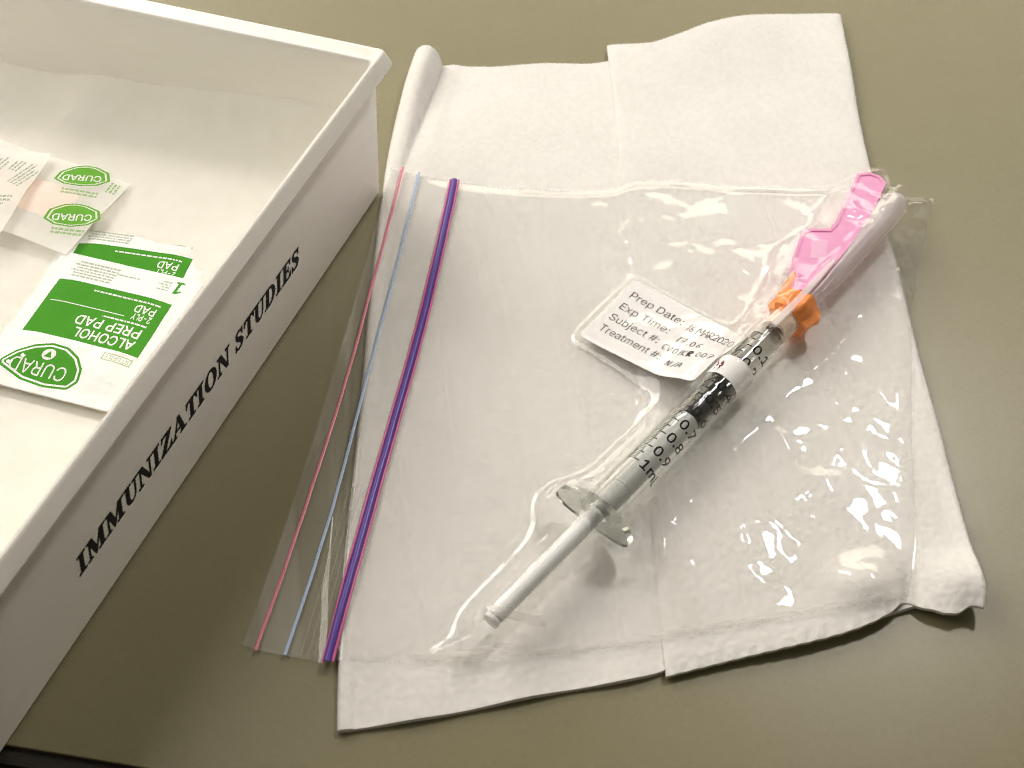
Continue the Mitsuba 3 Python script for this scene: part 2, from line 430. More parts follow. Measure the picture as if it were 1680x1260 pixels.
def wrap(poly, r=R_OUT + 0.05, cell=0.8):
    def place(x, y):
        th = y / r
        return np.stack([x, -r * np.sin(th), r * np.cos(th)], 1)
    m = drape(poly, place, 0.0, cell)
    return sy(m)


def u_of(ml):
    return 57.0 - 44.0 * ml


ticks = []
for k in range(0, 101):
    L = 2.6 if k % 10 == 0 else 2.1 if k % 5 == 0 else 1.5
    u = u_of(k / 100)
    wdt = 0.22 if k % 5 else 0.3
    ticks.append(box(u - wdt / 2, -2.5, u + wdt / 2, -2.5 + L))
put('syringe__scale_mark', wrap(union_all(ticks)), 'black_ink', kind='stuff')
for k in range(1, 11):
    s = f'0.{k}' if k < 10 else '1mL'
    g = text(s, 2.3, True)
    w = g.bounds[2]
    # letters stand with their tops towards the needle, reading to the right round the barrel
    g = affinity.affine_transform(g, [0, 1, 1, 0, u_of(k / 10) - 1.0, 0.45])
    put('syringe__scale_number', wrap(g), 'black_ink')
# label neck round the barrel
band = lathe([(41.8, R_OUT + 0.06), (41.8, R_OUT + 0.2), (48.0, R_OUT + 0.2), (48.0, R_OUT + 0.06), (41.8, R_OUT + 0.06)], 64)
put('syringe__label_band', sy(band), 'label_paper', 30)
brng = np.random.default_rng(5)
st = union_all([ellipse(43.0 + brng.uniform(0, 3.0), -2.9 + brng.uniform(-0.9, 0.9), brng.uniform(0.25, 0.7), brng.uniform(0.2, 0.5)) for _ in range(9)])
st = st.difference(union_all([ellipse(43.0 + brng.uniform(0, 3.0), -2.9 + brng.uniform(-1, 1), 0.22, 0.18) for _ in range(7)]))
put('syringe__label_band__stamp', wrap(st, R_OUT + 0.25), 'maroon_ink', label='dark red stamp mark on the white band')

# needle hub, collar, guard, sheath
hub = lathe([(62.5, 2.15), (62.5, 3.1), (64.5, 3.3), (70, 2.9), (70, 2.15), (62.5, 2.15)], 40)
put('syringe__needle_hub', sy(hub), 'pale_hub', 30)
th = np.linspace(0, 2 * np.pi, 120, endpoint=False)
rad = 5.15 + 0.55 * np.cos(th * 6 + 0.6) + 0.2 * np.sin(th * 11)
collar_poly = Polygon(np.stack([rad * np.cos(th), rad * np.sin(th) * 0.92], 1)).difference(Point(0, 0).buffer(2.2))
cm = trimesh.creation.extrude_polygon(collar_poly, 6.2, engine='earcut').subdivide().subdivide()
cv = np.stack([cm.vertices[:, 2] + 67.5, cm.vertices[:, 0], cm.vertices[:, 1]], 1)
k_ = 1 - 0.16 * np.abs((cv[:, 0] - 70.6) / 3.1) ** 2.2 + 0.05 * np.sin(cv[:, 0] * 2.4 + 3 * np.arctan2(cv[:, 2], cv[:, 1]))
cv[:, 1:] *= k_[:, None]
put('syringe__needle_collar', sy(trimesh.Trimesh(cv, cm.faces, process=False), 0.0), 'orange_plastic', 50, label='bright orange collar at the needle end')
arm = extrude(Polygon([(66.5, 1.0), (71, 4.6), (78, 5.2), (79, 2.6), (72, 1.2)]).buffer(0.5), 2.6)
arm.vertices[:, 2] += 0.6
put('syringe__needle_collar__hinge', sy(arm), 'orange_plastic', 35)
gp = Polygon([(72.5, 3.0), (77.5, 4.6), (81, 8.0), (90, 11.2), (92.2, 10.2), (95.0, 6.9), (97.5, 6.9), (108, 9.8), (116.0, 12.0), (118.4, 10.0), (119, 7.6), (117.8, 5.0), (104, 1.6), (92, 0.2), (82, -0.4), (75, 0.2)])
gp = gp.buffer(-0.6).buffer(0.6)
walls = extrude(gp.difference(gp.buffer(-0.75)), 5.2)
walls.vertices[:, 2] -= 1.6
deck = extrude(gp.buffer(-0.6), 0.9)
deck.vertices[:, 2] += 2.4
put('syringe__needle_guard', sy(cat(walls, deck)), 'pink_plastic', 30, label='bright pink hinged guard beside the needle sheath')
rb = extrude(Polygon([(83.5, 5.2), (90, 8.8), (92.5, 5.0), (86, 1.8)]).buffer(-0.4), 0.3)
rb.vertices[:, 2] += 3.1
put('syringe__needle_guard__window', sy(rb), 'pale_pink_plastic', 30, label='paler window in the pink guard')
tilt = math.radians(1.6)
sh = lathe([(72, 1.9), (72, 2.2), (82, 2.5), (84, 2.9), (112, 3.4), (115, 3.2), (117, 2.2), (117.6, 0)], 48)
sv = sh.vertices.copy()
sv[:, 1] += (sv[:, 0] - 72) * math.tan(tilt) - 0.6
sv[:, 2] += 1.0 * ss(72, 117, sv[:, 0])
sh.vertices = sv
put('syringe__needle_sheath', sy(sh), 'sheath_plastic', 30, label='cloudy clear sheath over the needle')
for w in (-1.6, 0.2, 1.5):
    rib = lathe([(78, 0), (78, 0.25), (110, 0.3), (110, 0)], 10)
    v = rib.vertices
    v[:, 1] += (v[:, 0] - 72) * math.tan(tilt) - 0.6 + w
    v[:, 2] += 1.0 * ss(72, 117, v[:, 0]) + np.sqrt(max(0.1, 2.95 ** 2 - w * w)) - 0.05 - 0.5 * ss(100, 78, v[:, 0])
    rib.vertices = v
    put('syringe__needle_sheath__rib', sy(rib), 'sheath_plastic', 40)
lug = extrude(Polygon([(60.5, -0.9), (60.5, 0.3), (86, 0.6), (86, -0.2), (70, -1.2)]), 0.9)
lug.vertices[:, 2] += 4.0 - 0.0
put('syringe__needle_sheath__spine', sy(lug), 'sheath_plastic', 30)
needle = lathe([(66, 0), (66, 0.25), (104, 0.22), (105, 0)], 12)
needle.vertices[:, 1] += (needle.vertices[:, 0] - 72) * math.tan(tilt) - 0.6
scene['steel'] = {'type': 'roughconductor', 'alpha': 0.15, 'material': 'Cr'}
put('syringe__needle', sy(needle), 'steel', 30)
tag('syringe', 'clear syringe with pink needle guard, orange collar and white paper label, inside the zip bag', 'syringe')

# the flag label
LO = np.array([28.8, 28.5])
la = math.radians(-38.2)
l1, l2 = np.array([math.cos(la), math.sin(la)]), np.array([math.sin(la), -math.cos(la)])
LW, LH = 29.5, 22.2


def label_z(x, y):
    """Height of the label's face: its right end climbs onto the barrel, the lower edge stands off a little."""
    return 3.5 + 0.2 * ss(0, 6, 6 - x) + 2.6 * ss(20, 29, x) * ss(4, 14, y) + 2.6 * (x / 28) * (y / 22) + 0.5 * ss(18, 29, x)


def label_place(x, y):
    q = LO + np.outer(x, l1) + np.outer(y, l2)
    return np.column_stack([q, label_z(x, y)])


lp = box(0, 0, LW, LH).buffer(-1.3).buffer(1.3, 8)
lu, lv = np.meshgrid(np.linspace(0, 1, 60), np.linspace(0, 1, 46))
# rounded outline by pulling the grid's corners in
gx, gy = lu * LW, lv * LH
r_ = 1.4
cxn, cyn = np.clip(gx, r_, LW - r_), np.clip(gy, r_, LH - r_)
ddx, ddy = gx - cxn, gy - cyn
dm = np.maximum(np.abs(ddx), np.abs(ddy))
dl = np.hypot(ddx, ddy)
sc = np.where(dl > 0, dm / np.maximum(dl, 1e-9), 1)
gx, gy = cxn + ddx * sc, cyn + ddy * sc
pp = label_place(gx.ravel(), gy.ravel())
lm = thick_sheet(pp[:, :2].reshape(46, 60, 2), pp[:, 2].reshape(46, 60), 0.12)
lm.faces = lm.faces[:, ::-1] if False else lm.faces
put('syringe__label', lm, 'label_paper', 40, label='white paper label with printed lines and handwriting, beside the barrel')
lines = [('Prep Date:', (1.9, 5.7), 14.6), ('Exp Time:', (2.0, 10.0), 13.5), ('Subject #:', (2.1, 14.1), 13.2), ('Treatment #:', (2.2, 18.2), 16.2)]
printed = []
for s, (x, y), w in lines:
    printed.append(affinity.scale(text(s, 2.15, width=w), 1, -1, origin=(0, 0)))
    printed[-1] = affinity.translate(printed[-1], x, y)
put('syringe__label__lettering', drape(union_all(printed), label_place, 0.05, 2.0), 'grey_ink')

# handwriting: strokes in a unit box, y up
H_ = {
    '1': [[(.35, 1), (.2, 0)]], '6': [[(.6, 1), (.2, .5), (.1, .15), (.35, 0), (.6, .2), (.45, .45), (.15, .3)]],
    'M': [[(0, 0), (.2, 1), (.45, .35), (.85, 1), (.8, 0)]], 'A': [[(0, 0), (.5, 1), (.7, 0)], [(.15, .4), (.7, .42)]],
    'R': [[(.15, 0), (.25, 1), (.7, .9), (.6, .55), (.2, .48), (.75, 0)]], '2': [[(.1, .8), (.4, 1), (.65, .75), (.1, 0), (.75, .05)]],
    '0': [[(.4, .95), (.1, .6), (.15, .1), (.45, 0), (.7, .4), (.6, .85), (.35, .95)]], '7': [[(.1, .9), (.75, 1), (.3, 0)], [(.2, .5), (.65, .55)]],
    ':': [[(.3, .7), (.32, .62)], [(.25, .2), (.27, .12)]], 'C': [[(.7, .9), (.35, .95), (.1, .5), (.25, .05), (.65, .12)]],
    'V': [[(.05, .8), (.25, 0), (.65, .85)]], 'K': [[(.15, .9), (.1, 0)], [(.65, .85), (.15, .45), (.7, 0)]], 'N': [[(.0, 0), (.15, 1), (.5, 0), (.7, 1)]],
    '/': [[(.0, -.1), (.5, 1.05)]], ' ': [],
}


def script(s, x, y, cap, adv, angle, width, w=0.26):
    out, cx = [], 0.0
    for i, ch in enumerate(s):
        for stroke in H_[ch]:
            p = curve([((px + 0.15 * py) * cap * 0.75 + cx, py * cap) for px, py in stroke], 14)
            out.append(LineString(p).buffer(w / 2 * (1.9 if (ch == 'R' and 'K' in s) else 1), 4))
        cx += adv * (0.55 if ch in '1:/' else 0.5 if ch == ' ' else 1.15 if ch == 'M' else 1.0)
    g = union_all(out)
    g = affinity.rotate(affinity.scale(g, width / g.bounds[2], 1, origin=(0, 0)), angle, origin=(0, 0))
    return affinity.translate(affinity.scale(g, 1, -1, origin=(0, 0)), x, y)


pen = [script('16 MAR2020', 17.9, 6.3, 2.3, 1.36, 5.5, 11.4), script('17:06', 18.2, 10.8, 1.9, 1.55, 5, 6.0), script('CV01KR 007', 16.9, 14.8, 1.9, 1.42, 6, 12.0), script('N/A', 20.5, 18.8, 1.7, 1.5, 4, 3.7)]
put('syringe__label__handwriting', drape(union_all(pen), label_place, 0.05, 2.0), 'pen_ink')

# ------------------------------------------------------------------ clear zip bag
bag_left = [(-30.9, 69.2), (-37.1, 22.0), (-44.3, -27.9), (-50.8, -64.0)]
bag_top = [(-30.9, 69.2), (-23.5, 66.9), (-14.6, 64.6), (1.5, 61.9), (16.8, 60.7), (24.4, 61.0), (33.8, 63.3), (44.4, 62.6), (54.9, 61.2), (70.1, 60.4), (85.2, 59.9), (106.2, 59.4)]
bag_right = [(106.2, 59.4), (99.3, 40.0), (92.9, 22.1), (88.4, 1.9), (85.0, -14.8), (82.4, -30.3), (79.4, -44.0), (76.0, -55.6)]
bag_bottom = [(-50.8, -64.0), (-45.5, -65.6), (-39.7, -66.7), (-33.9, -67.7), (-18.0, -68.1), (1.1, -67.1), (18.2, -65.3), (41.4, -61.5), (59.1, -58.6), (69.2, -56.8), (76.0, -55.6)]
NB, MB_ = 420, 330
bxy = coons(curve(bag_top, NB), curve(bag_bottom, NB), curve(bag_left, MB_), curve(bag_right, MB_))
bu = np.linspace(0, 1, NB)[None, :] * np.ones((MB_, 1))
bv = np.linspace(0, 1, MB_)[:, None] * np.ones((1, NB))
Zb = np.maximum(gaussian_filter(Z_cloth, 3.0), Z_cloth) + 0.30
Zb = np.maximum(Zb, 0.35)
Zb = np.maximum(gaussian_filter(Zb, 2.0), Z_cloth + 0.22)
# what lies inside, as a height map
obst = Zb + 0.35
UA, VA = (GX - F[0]) * ax[0] + (GY - F[1]) * ax[1], (GX - F[0]) * lat[0] + (GY - F[1]) * lat[1]


def tubeobst(u0, u1, r, v0=0.0, dz=0.0):
    z = F[2] + dz + np.sqrt(np.clip(r * r - (VA - v0) ** 2, 0, None))
    return np.where((UA > u0) & (UA < u1) & (np.abs(VA - v0) < r), z, 0)


for o in (tubeobst(0, 61, 4.35), tubeobst(-31.7, 0, 2.5), tubeobst(-31.7, -30.2, 3.2), tubeobst(-1.4, 1.2, 5.2), np.where((np.abs(UA) < 1.6) & (np.abs(VA) < 9.8), F[2] + 5.2 * np.sqrt(np.clip(1 - (VA / 10.2) ** 2, 0, 1)), 0),
          tubeobst(61, 68, 3.6), tubeobst(67, 74.2, 5.6), np.where(contains_xy(gp.buffer(0.5), UA, VA), F[2] + 4.1, 0),
          tubeobst(60, 87, 1.2, -0.3, 4.2), tubeobst(72, 118, 3.5, 0.4, 1.0)):
    obst = np.maximum(obst, o + 0.25 * (o > 0))
lx, ly = (GX - LO[0]) * l1[0] + (GY - LO[1]) * l1[1], (GX - LO[0]) * l2[0] + (GY - LO[1]) * l2[1]
obst = np.maximum(obst, np.where((lx > -0.2) & (lx < LW + .2) & (ly > -0.2) & (ly < LH + .2), label_z(lx, ly) + 0.15, 0))
# a fold of film running off the plunger's end
for (p0, p1, h0, h1) in (((-6, -63.5), (-17.5, -67.0), 5.0, 1.2), ((-5, -62.5), (3.5, -60.5), 8.0, 4.0)):
    p0, p1 = np.array(p0), np.array(p1)
    t = np.clip(((GX - p0[0]) * (p1 - p0)[0] + (GY - p0[1]) * (p1 - p0)[1]) / ((p1 - p0) @ (p1 - p0)), 0, 1)
    d = np.hypot(GX - p0[0] - t * (p1 - p0)[0], GY - p0[1] - t * (p1 - p0)[1])
    obst = np.maximum(obst, np.where(d < 0.6, h0 + (h1 - h0) * t, 0))
hgt = obst.copy()
for k in range(60):
    hgt = np.maximum(obst, gaussian_filter(hgt, 2.0) - 0.15)
hgt = np.maximum(obst, gaussian_filter(hgt, 1.0))
# crumples: flat facets between random corners, with crease lines
wr = np.random.default_rng(11)


def facets(spacing, amp, seed, aniso=(1.0, 1.0), ang=0.0):
    r = np.random.default_rng(seed)
    c, s = math.cos(ang), math.sin(ang)
    px = np.arange(-140, 240, spacing * aniso[0])
    py = np.arange(-160, 220, spacing * aniso[1])
    A, B = np.meshgrid(px, py)
    A = A + r.uniform(-.48, .48, A.shape) * spacing * aniso[0]
    B = B + r.uniform(-.48, .48, B.shape) * spacing * aniso[1]
    z = r.random(A.shape) ** 1.6 * amp
    f = LinearNDInterpolator(np.stack([(A * c - B * s).ravel(), (A * s + B * c).ravel()], 1), z.ravel())
    return f(GX, GY)


w1 = facets(9.0, 1.5, 1)
w2 = facets(4.2, 0.55, 2)
w3 = facets(3.2, 0.42, 3, (0.6, 2.4), 0.5)
w4 = facets(16, 1.4, 4, (0.5, 2.6), -0.13)                            # long folds beside the zip
right_m = ss(18, 45, GX + 0.15 * GY)
near_s = np.exp(-(np.clip(np.abs(VA) - 3, 0, None) / 17) ** 2) * ss(-58, -40, UA)
near_s = near_s * (1 - 0.9 * ((lx > -1) & (lx < LW - 3) & (ly > -1) & (ly < LH + 1)))
w5 = facets(2.4, 0.22, 6)
patch = meshkit.fbm(pnts / 22.0, 2, 21)
pm = ss(0.42, 0.62, patch)
crumple = right_m * (0.55 * w1 + (0.20 + 0.65 * pm) * w2 + 0.40 * pm * w3) + near_s * (0.42 * w2 + 0.35 * w3 + 0.45 * w5) + right_m * (0.12 + 0.35 * pm) * w5 + (1 - right_m) * ss(-20, -8, GX + 0.155 * GY) * (0.42 * w4 + 0.16 * w2)
crumple = gaussian_filter(crumple, 0.6)


def edge_fade(u, v):
    d = np.minimum(np.minimum(v * 128, (1 - v) * 130), (1 - u) * 128)
    return ss(0, 3.5, d)


fade = edge_fade(bu, bv)
zb_bag = sample(Zb, bxy[..., 0], bxy[..., 1])
zt = sample(hgt, bxy[..., 0], bxy[..., 1]) + fade * sample(crumple, bxy[..., 0], bxy[..., 1])
zt += 0.2 * np.exp(-((bv * 128 - 2.2) / 1.3) ** 2) * ss(0.28, 0.5, bu) * meshkit.noise(np.dstack([bxy / 7.0, 0 * bu]), 5)
lipz = 0.10 * meshkit.fbm(np.dstack([bxy[..., :1] / 9, bxy[..., 1:] / 40, 0 * bu[..., None]]), 2, 9) * ss(0.16, 0.05, bu)
zt += 1.5 * np.exp(-((bv * 128 - 4.5) / 2.6) ** 2) * ss(0.86, 0.93, bu) * (0.5 + meshkit.noise(np.dstack([bxy / 5.0, 0 * bu]), 6)) * ss(1.0, 0.985, bu)
zt = np.maximum(zt, zb_bag + 0.28) + lipz
put('zip_bag__back_film', open_sheet(bxy[::2, ::2], zb_bag[::2, ::2]), 'back_film', True)
put('zip_bag__front_film', open_sheet(bxy, zt), 'front_film', True)


def strip_on(pts, w, lift, t, key, bsdf, n=160, label=None, offset=0.0, wave=0.16, even=3):
    c = curve(pts, n)
    c = c + np.stack([wave * (meshkit.fbm(np.stack([c[:, 1] / 7, 0 * c[:, 1], 0 * c[:, 1] + len(key)], 1), 2, 3) - 0.5), 0 * c[:, 1]], 1)
    d = np.gradient(c, axis=0)
    d /= np.linalg.norm(d, axis=1, keepdims=True)
    nrm = np.stack([-d[:, 1], d[:, 0]], 1)
    k = np.linspace(-1, 1, 7)
    xy = c[:, None] + nrm[:, None] * (offset + k[None, :, None] * w / 2)
    base = np.maximum(sample(hgt, xy[..., 0], xy[..., 1]).max(1), sample(Zb, xy[..., 0], xy[..., 1]).max(1) + .3) + 0.28
    base = gaussian_filter(base, even)
    z = base[:, None] + lift + t * np.sqrt(np.clip(1.02 - k ** 2, 0, 1))[None]
    return put(key, thick_sheet(xy, z, t * 0.4 + 0.06), bsdf, 40, label=label)


zline = [(-14.6, 64.7), (-20.0, 20.6), (-28.0, -29.3), (-34.2, -67.8)]
strip_on(zline, 1.5, 0.12, 0.55, 'zip_bag__zipper', 'zip_purple', label='purple zipper strip across the bag')
strip_on(zline, 0.5, 0.10, 0.25, 'zip_bag__zipper__edge_line', 'zip_pink', offset=1.05, label='pink line along the purple zipper, on its outer side')
strip_on(zline, 0.5, 0.10, 0.25, 'zip_bag__zipper__edge_line', 'zip_pink', offset=-1.05, label='pink line along the purple zipper, on its inner side')
strip_on([(-27.8, 69.0), (-33.6, 21.1), (-41.3, -28.6), (-48.0, -65.0)], 0.62, 0.06, 0.08, 'zip_bag__pink_stripe', 'stripe_pink', label='thin pink stripe near the bag opening')
strip_on([(-23.6, 67.4), (-29.1, 21.1), (-35.8, -28.6), (-42.4, -66.0)], 0.62, 0.06, 0.08, 'zip_bag__blue_stripe', 'stripe_blue', label='thin pale blue stripe between pink stripe and purple zipper')
strip_on([(p[0], p[1] - 1.1) for p in bag_top[3:-1]] + [(103.5, 58.4)], 2.0, 0.1, 0.08, 'zip_bag__side_seam', 'seam_film', n=120)
strip_on([(p[0] - 0.3, p[1] + 0.9) for p in bag_bottom[4:]], 1.3, 0.1, 0.08, 'zip_bag__side_seam', 'seam_film', n=120)
for off_, top_, bot_ in ((0, -21.0, -39.6), (1, -20.0, -38.2), (2, -18.4, -36.9)):
    strip_on([(bot_ + 6.4, -29.0), (bot_ + 3.2, -47.7), (bot_, -66.3)], 0.24, 0.05, 0.10, 'zip_bag__lip_ridge', 'seam_film', wave=0.0, even=12)
strip_on([(-7.5, -63.0), (-1.0, -62.6), (6.0, -61.0)], 2.4, 0.25, 0.3, 'zip_bag__fold', 'seam_film', n=60)
tag('zip_bag', 'crumpled clear plastic zip bag with purple zipper holding the syringe, lying on the paper towel', 'plastic bag')

# ------------------------------------------------------------------ white tray
C0 = np.array([-28.9, 64.3])                                           # outer corner of the rim
tx = np.array([-0.3635, -0.9316])                                      # along the right side, towards the viewer
ty = np.array([-0.9480, 0.3180])                                       # along the far side, to the left
TL_, TW_ = 168.0, 210.0


def tray_ring(oa, ob, z, rc=1.6, n=8):
    """The tray's outline at height z, moved inwards by oa at its far and near ends and by ob at its sides, with rounded corners."""
    q = []
    corners = [(oa, ob), (TL_ - oa, ob), (TL_ - oa, TW_ - ob), (oa, TW_ - ob)]
    r = max(rc - 0.1 * (oa + ob), 0.8)
    for k, (a, b) in enumerate(corners):
        sa, sb = (1 if k in (0, 3) else -1), (1 if k in (0, 1) else -1)
        ca, cb = a + sa * r, b + sb * r
        # order: far right, near right, near left, far left
        angs = {0: np.linspace(math.pi, 1.5 * math.pi, n), 1: np.linspace(-math.pi / 2, 0, n), 2: np.linspace(0, math.pi / 2, n), 3: np.linspace(math.pi / 2, math.pi, n)}[k]
        for t in angs:
            q.append((ca + r * math.cos(t), cb + r * math.sin(t)))
    q = np.array(q)
    # straight runs get extra points
    out = []
    for i in range(len(q)):
        p0, p1 = q[i], q[(i + 1) % len(q)]
        L = np.linalg.norm(p1 - p0)
        m = 24 if L > 40 else 1
        for k in range(m):
            out.append(p0 + (p1 - p0) * k / m)
    q = np.array(out)
    xy = C0 + q[:, :1] * tx + q[:, 1:] * ty
    return np.column_stack([xy, np.full(len(q), z)])


def loft(rings, cap_last=False):
    v = np.vstack(rings)
    n = len(rings[0])
    f = []
    for i in range(len(rings) - 1):
        a = np.arange(n) + i * n
        b = (np.arange(n) + 1) % n + i * n
        f += [np.stack([a, b, b + n], 1), np.stack([a, b + n, a + n], 1)]
    f = np.vstack(f)
    if cap_last:
        k = len(v)
        v = np.vstack([v, rings[-1].mean(0)])
        a = np.arange(n) + (len(rings) - 1) * n
        f = np.vstack([f, np.stack([a, np.roll(a, -1), np.full(n, k)], 1)])
    m = trimesh.Trimesh(v, f, process=False)
    return m


WALL_LO, WALL_HI = 3.4, 1.6                                              # how far the outer wall stands in from the rim, at the foot and under the lip
body = loft([tray_ring(o, o, z) for o, z in ((9, 0.3), (WALL_LO + 0.8, 0.3), (WALL_LO, 1.0), (WALL_HI, 38.6), (WALL_HI + 1.0, 39.0))])
inner = loft([tray_ring(oa, ob, z) for oa, ob, z in ((5.5, 1.5, 39.6), (5.7, 1.8, 38.5), (6.2, 2.4, 35.0), (9.0, 6.0, 4.0), (11.0, 8.0, 2.6))], True)
put('tray__wall', body, 'tray_plastic', 35)
put('tray__basin', inner, 'tray_plastic', 35)
rim = loft([tray_ring(oa, ob, z) for oa, ob, z in ((1.8, 1.8, 38.5), (0.4, -1.6, 38.5), (0.0, -1.95, 38.7), (-0.1, -2.0, 39.2), (-0.1, -0.5, 41.4), (0.1, -0.2, 41.8), (0.6, 0.15, 42.0), (1.2, 0.45, 42.0), (3.0, 0.6, 41.6), (4.3, 0.7, 41.8), (4.9, 0.8, 41.7), (5.3, 1.1, 41.0), (5.5, 1.4, 39.4))])
put('tray__rim', rim, 'tray_plastic', 35)

# lettering on the tray's right wall: bold slanted serif capitals drawn by hand
def arc(cx, cy, rx, ry, a0, a1, n=20):
    t = np.radians(np.linspace(a0, a1, n))
    return [(cx + rx * math.cos(k), cy + ry * math.sin(k)) for k in t]


def P(*pts):
    return Polygon(pts).buffer(0)


def sstroke(pts, ws):
    c = curve(pts, 40)
    w = np.interp(np.linspace(0, 1, 40), np.linspace(0, 1, len(ws)), ws)
    return union_all([LineString(c[i:i + 2]).buffer(w[i] / 2, 6) for i in range(39)])


GL = {
    'I': ([box(.13, 0, .36, 1), box(0, 0, .49, .075), box(0, .925, .49, 1)], .58),
    'M': ([box(.12, 0, .2, 1), box(.84, 0, 1.07, 1), P((.1, 1), (.35, 1), (.66, .2), (.58, 0), (.5, 0)), P((.5, 0), (.58, 0), (.95, 1), (.86, 1)), box(0, 0, .32, .075), box(.72, 0, 1.2, .075), box(0, .925, .3, 1), box(.88, .925, 1.2, 1)], 1.26),
    'U': ([box(.12, .33, .35, 1), box(.72, .33, .8, 1), Polygon(arc(.46, .34, .34, .355, 180, 360)).difference(Polygon(arc(.535, .34, .185, .27, 180, 360))), box(0, .925, .47, 1), box(.58, .925, .92, 1)], .96),
    'N': ([box(.13, 0, .21, 1), P((.08, 1), (.34, 1), (.9, .0), (.72, .0)), box(.81, 0, .89, 1), box(0, 0, .34, .075), box(0, .925, .3, 1), box(.68, .925, 1.02, 1)], 1.06),
    'Z': ([box(.06, .9, .8, 1), box(0, 0, .8, .1), P((.52, .95), (.8, .95), (.28, .05), (0, .05)), P((.06, .7), (.1, .7), (.2, .95), (.06, 1)), P((.8, .32), (.76, .32), (.62, .05), (.8, 0))], .86),
    'A': ([P((.06, 0), (.15, 0), (.5, .95), (.42, .95)), P((.38, 1), (.56, 1), (.94, 0), (.68, 0)), box(.2, .3, .74, .38), box(-.04, 0, .3, .075), box(.56, 0, 1.04, .075)], 1.04),
    'T': ([box(.34, 0, .57, 1), box(.03, .91, .88, 1), P((.03, .68), (.07, .68), (.2, .93), (.03, 1)), P((.88, .68), (.84, .68), (.71, .93), (.88, 1)), box(.2, 0, .72, .075)], .9),
    'O': ([ellipse(.48, .5, .47, .52).difference(affinity.rotate(ellipse(.48, .5, .23, .45), 6))], 1.02),
    'S': ([sstroke([(.58, .78), (.46, .93), (.26, .95), (.12, .8), (.2, .62), (.44, .46), (.58, .28), (.48, .08), (.26, .04), (.08, .2)], [.07, .08, .1, .16, .21, .23, .2, .1, .08, .07]), box(.56, .68, .63, 1), box(.03, 0, .1, .32)], .74),
    'D': ([box(.12, 0, .35, 1), Polygon(arc(.4, .5, .53, .5, -90, 90)).union(box(.3, 0, .41, 1)).difference(Polygon(arc(.4, .5, .3, .42, -90, 90)).union(box(.35, .08, .41, .92))), box(0, 0, .4, .075), box(0, .925, .4, 1)], 1.02),
    'E': ([box(.12, 0, .35, 1), box(0, .92, .74, 1), box(0, 0, .78, .08), box(.3, .47, .58, .55), P((.74, .7), (.7, .7), (.56, .93), (.74, 1)), P((.78, .32), (.74, .32), (.58, .07), (.78, 0)), P((.58, .36), (.54, .36), (.46, .5), (.54, .66), (.58, .66))], .86),
    ' ': ([], .42),
}
cx, letters = 0.0, []
for ch in 'IMMUNIZATION STUDIES':
    polys, adv = GL[ch]
    if polys:
        letters.append((cx, union_all(polys)))
    cx += adv + 0.02
S0, S1, CAP = 131.0, 44.8, 4.9                                           # along the side, from the far corner
wall_h, wall_dx = 37.6, WALL_LO - WALL_HI
txu, nu = tx, np.array([-tx[1], tx[0]])


def wall_place(x, y):
    """x: along the wall, reading away from the viewer; y: up the wall."""
    z = 1.0 + y * wall_h / math.hypot(wall_h, wall_dx)
    off = np.interp(z, [1.0, 38.6], [WALL_LO, WALL_HI])
    q = C0 + np.outer(S0 - x, tx) + off[:, None] * ty - 0.10 * np.array([0.93, -0.37]) * -1.0
    return np.column_stack([q, z])


kx = (S0 - S1) / cx
for x0, g in letters:
    g = affinity.scale(g.buffer(0.022, 4), kx, CAP, origin=(0, 0))
    g = affinity.translate(g, x0 * kx, 0)
    g = affinity.affine_transform(g, [1, 0.20, 0, 1, 0, 13.2])
    put('tray__letter', drape(g, wall_place, 0.0, 50), 'lettering_black')
tag('tray', 'white open plastic tray with black letters on its side, at the left of the table', 'tray')

# ------------------------------------------------------------------ absorbent liner in the tray
def tray_xy(a, b):
    return C0 + np.asarray(a)[..., None] * tx + np.asarray(b)[..., None] * ty


def liner_z(a, b):
    """a: from the far wall, b: from the right wall. The liner rides up the far wall, higher at the corner."""
    p = np.stack([a / 30.0, b / 30.0, 0 * a], -1)
    top = 29.0 - 9.0 * ss(0, 100, b)
    rise = (top - 10.0) * np.exp(-np.clip(a - 7.5, 0, None) / 13.0)
    ridge = 1.6 * np.exp(-((b - 72 - 0.3 * a) / 9) ** 2) * np.exp(-((a - 14) / 12) ** 2)
    return 9.6 + rise + ridge + 0.9 * (meshkit.fbm(p, 3, 4) - 0.5) * ss(60, 20, a)


A, B = np.meshgrid(np.linspace(6.6, 158, 120), np.linspace(5.4, 200, 120), indexing='ij')
lin = thick_sheet(tray_xy(A, B), liner_z(A, B), 0.0)
lin.vertices[120 * 120:, 2] = 4.2
put('tray_liner', lin, 'liner_paper', 40, label='white absorbent liner filling the bottom of the tray under the green pads', category='liner')


def on_liner(xy):
    """Height of the liner under table points."""
    M = np.linalg.inv(np.stack([tx, ty], 1))
    q = (np.asarray(xy) - C0) @ M.T
    return liner_z(q[..., 0], q[..., 1])


# ------------------------------------------------------------------ alcohol pads
prng = np.random.default_rng(3)


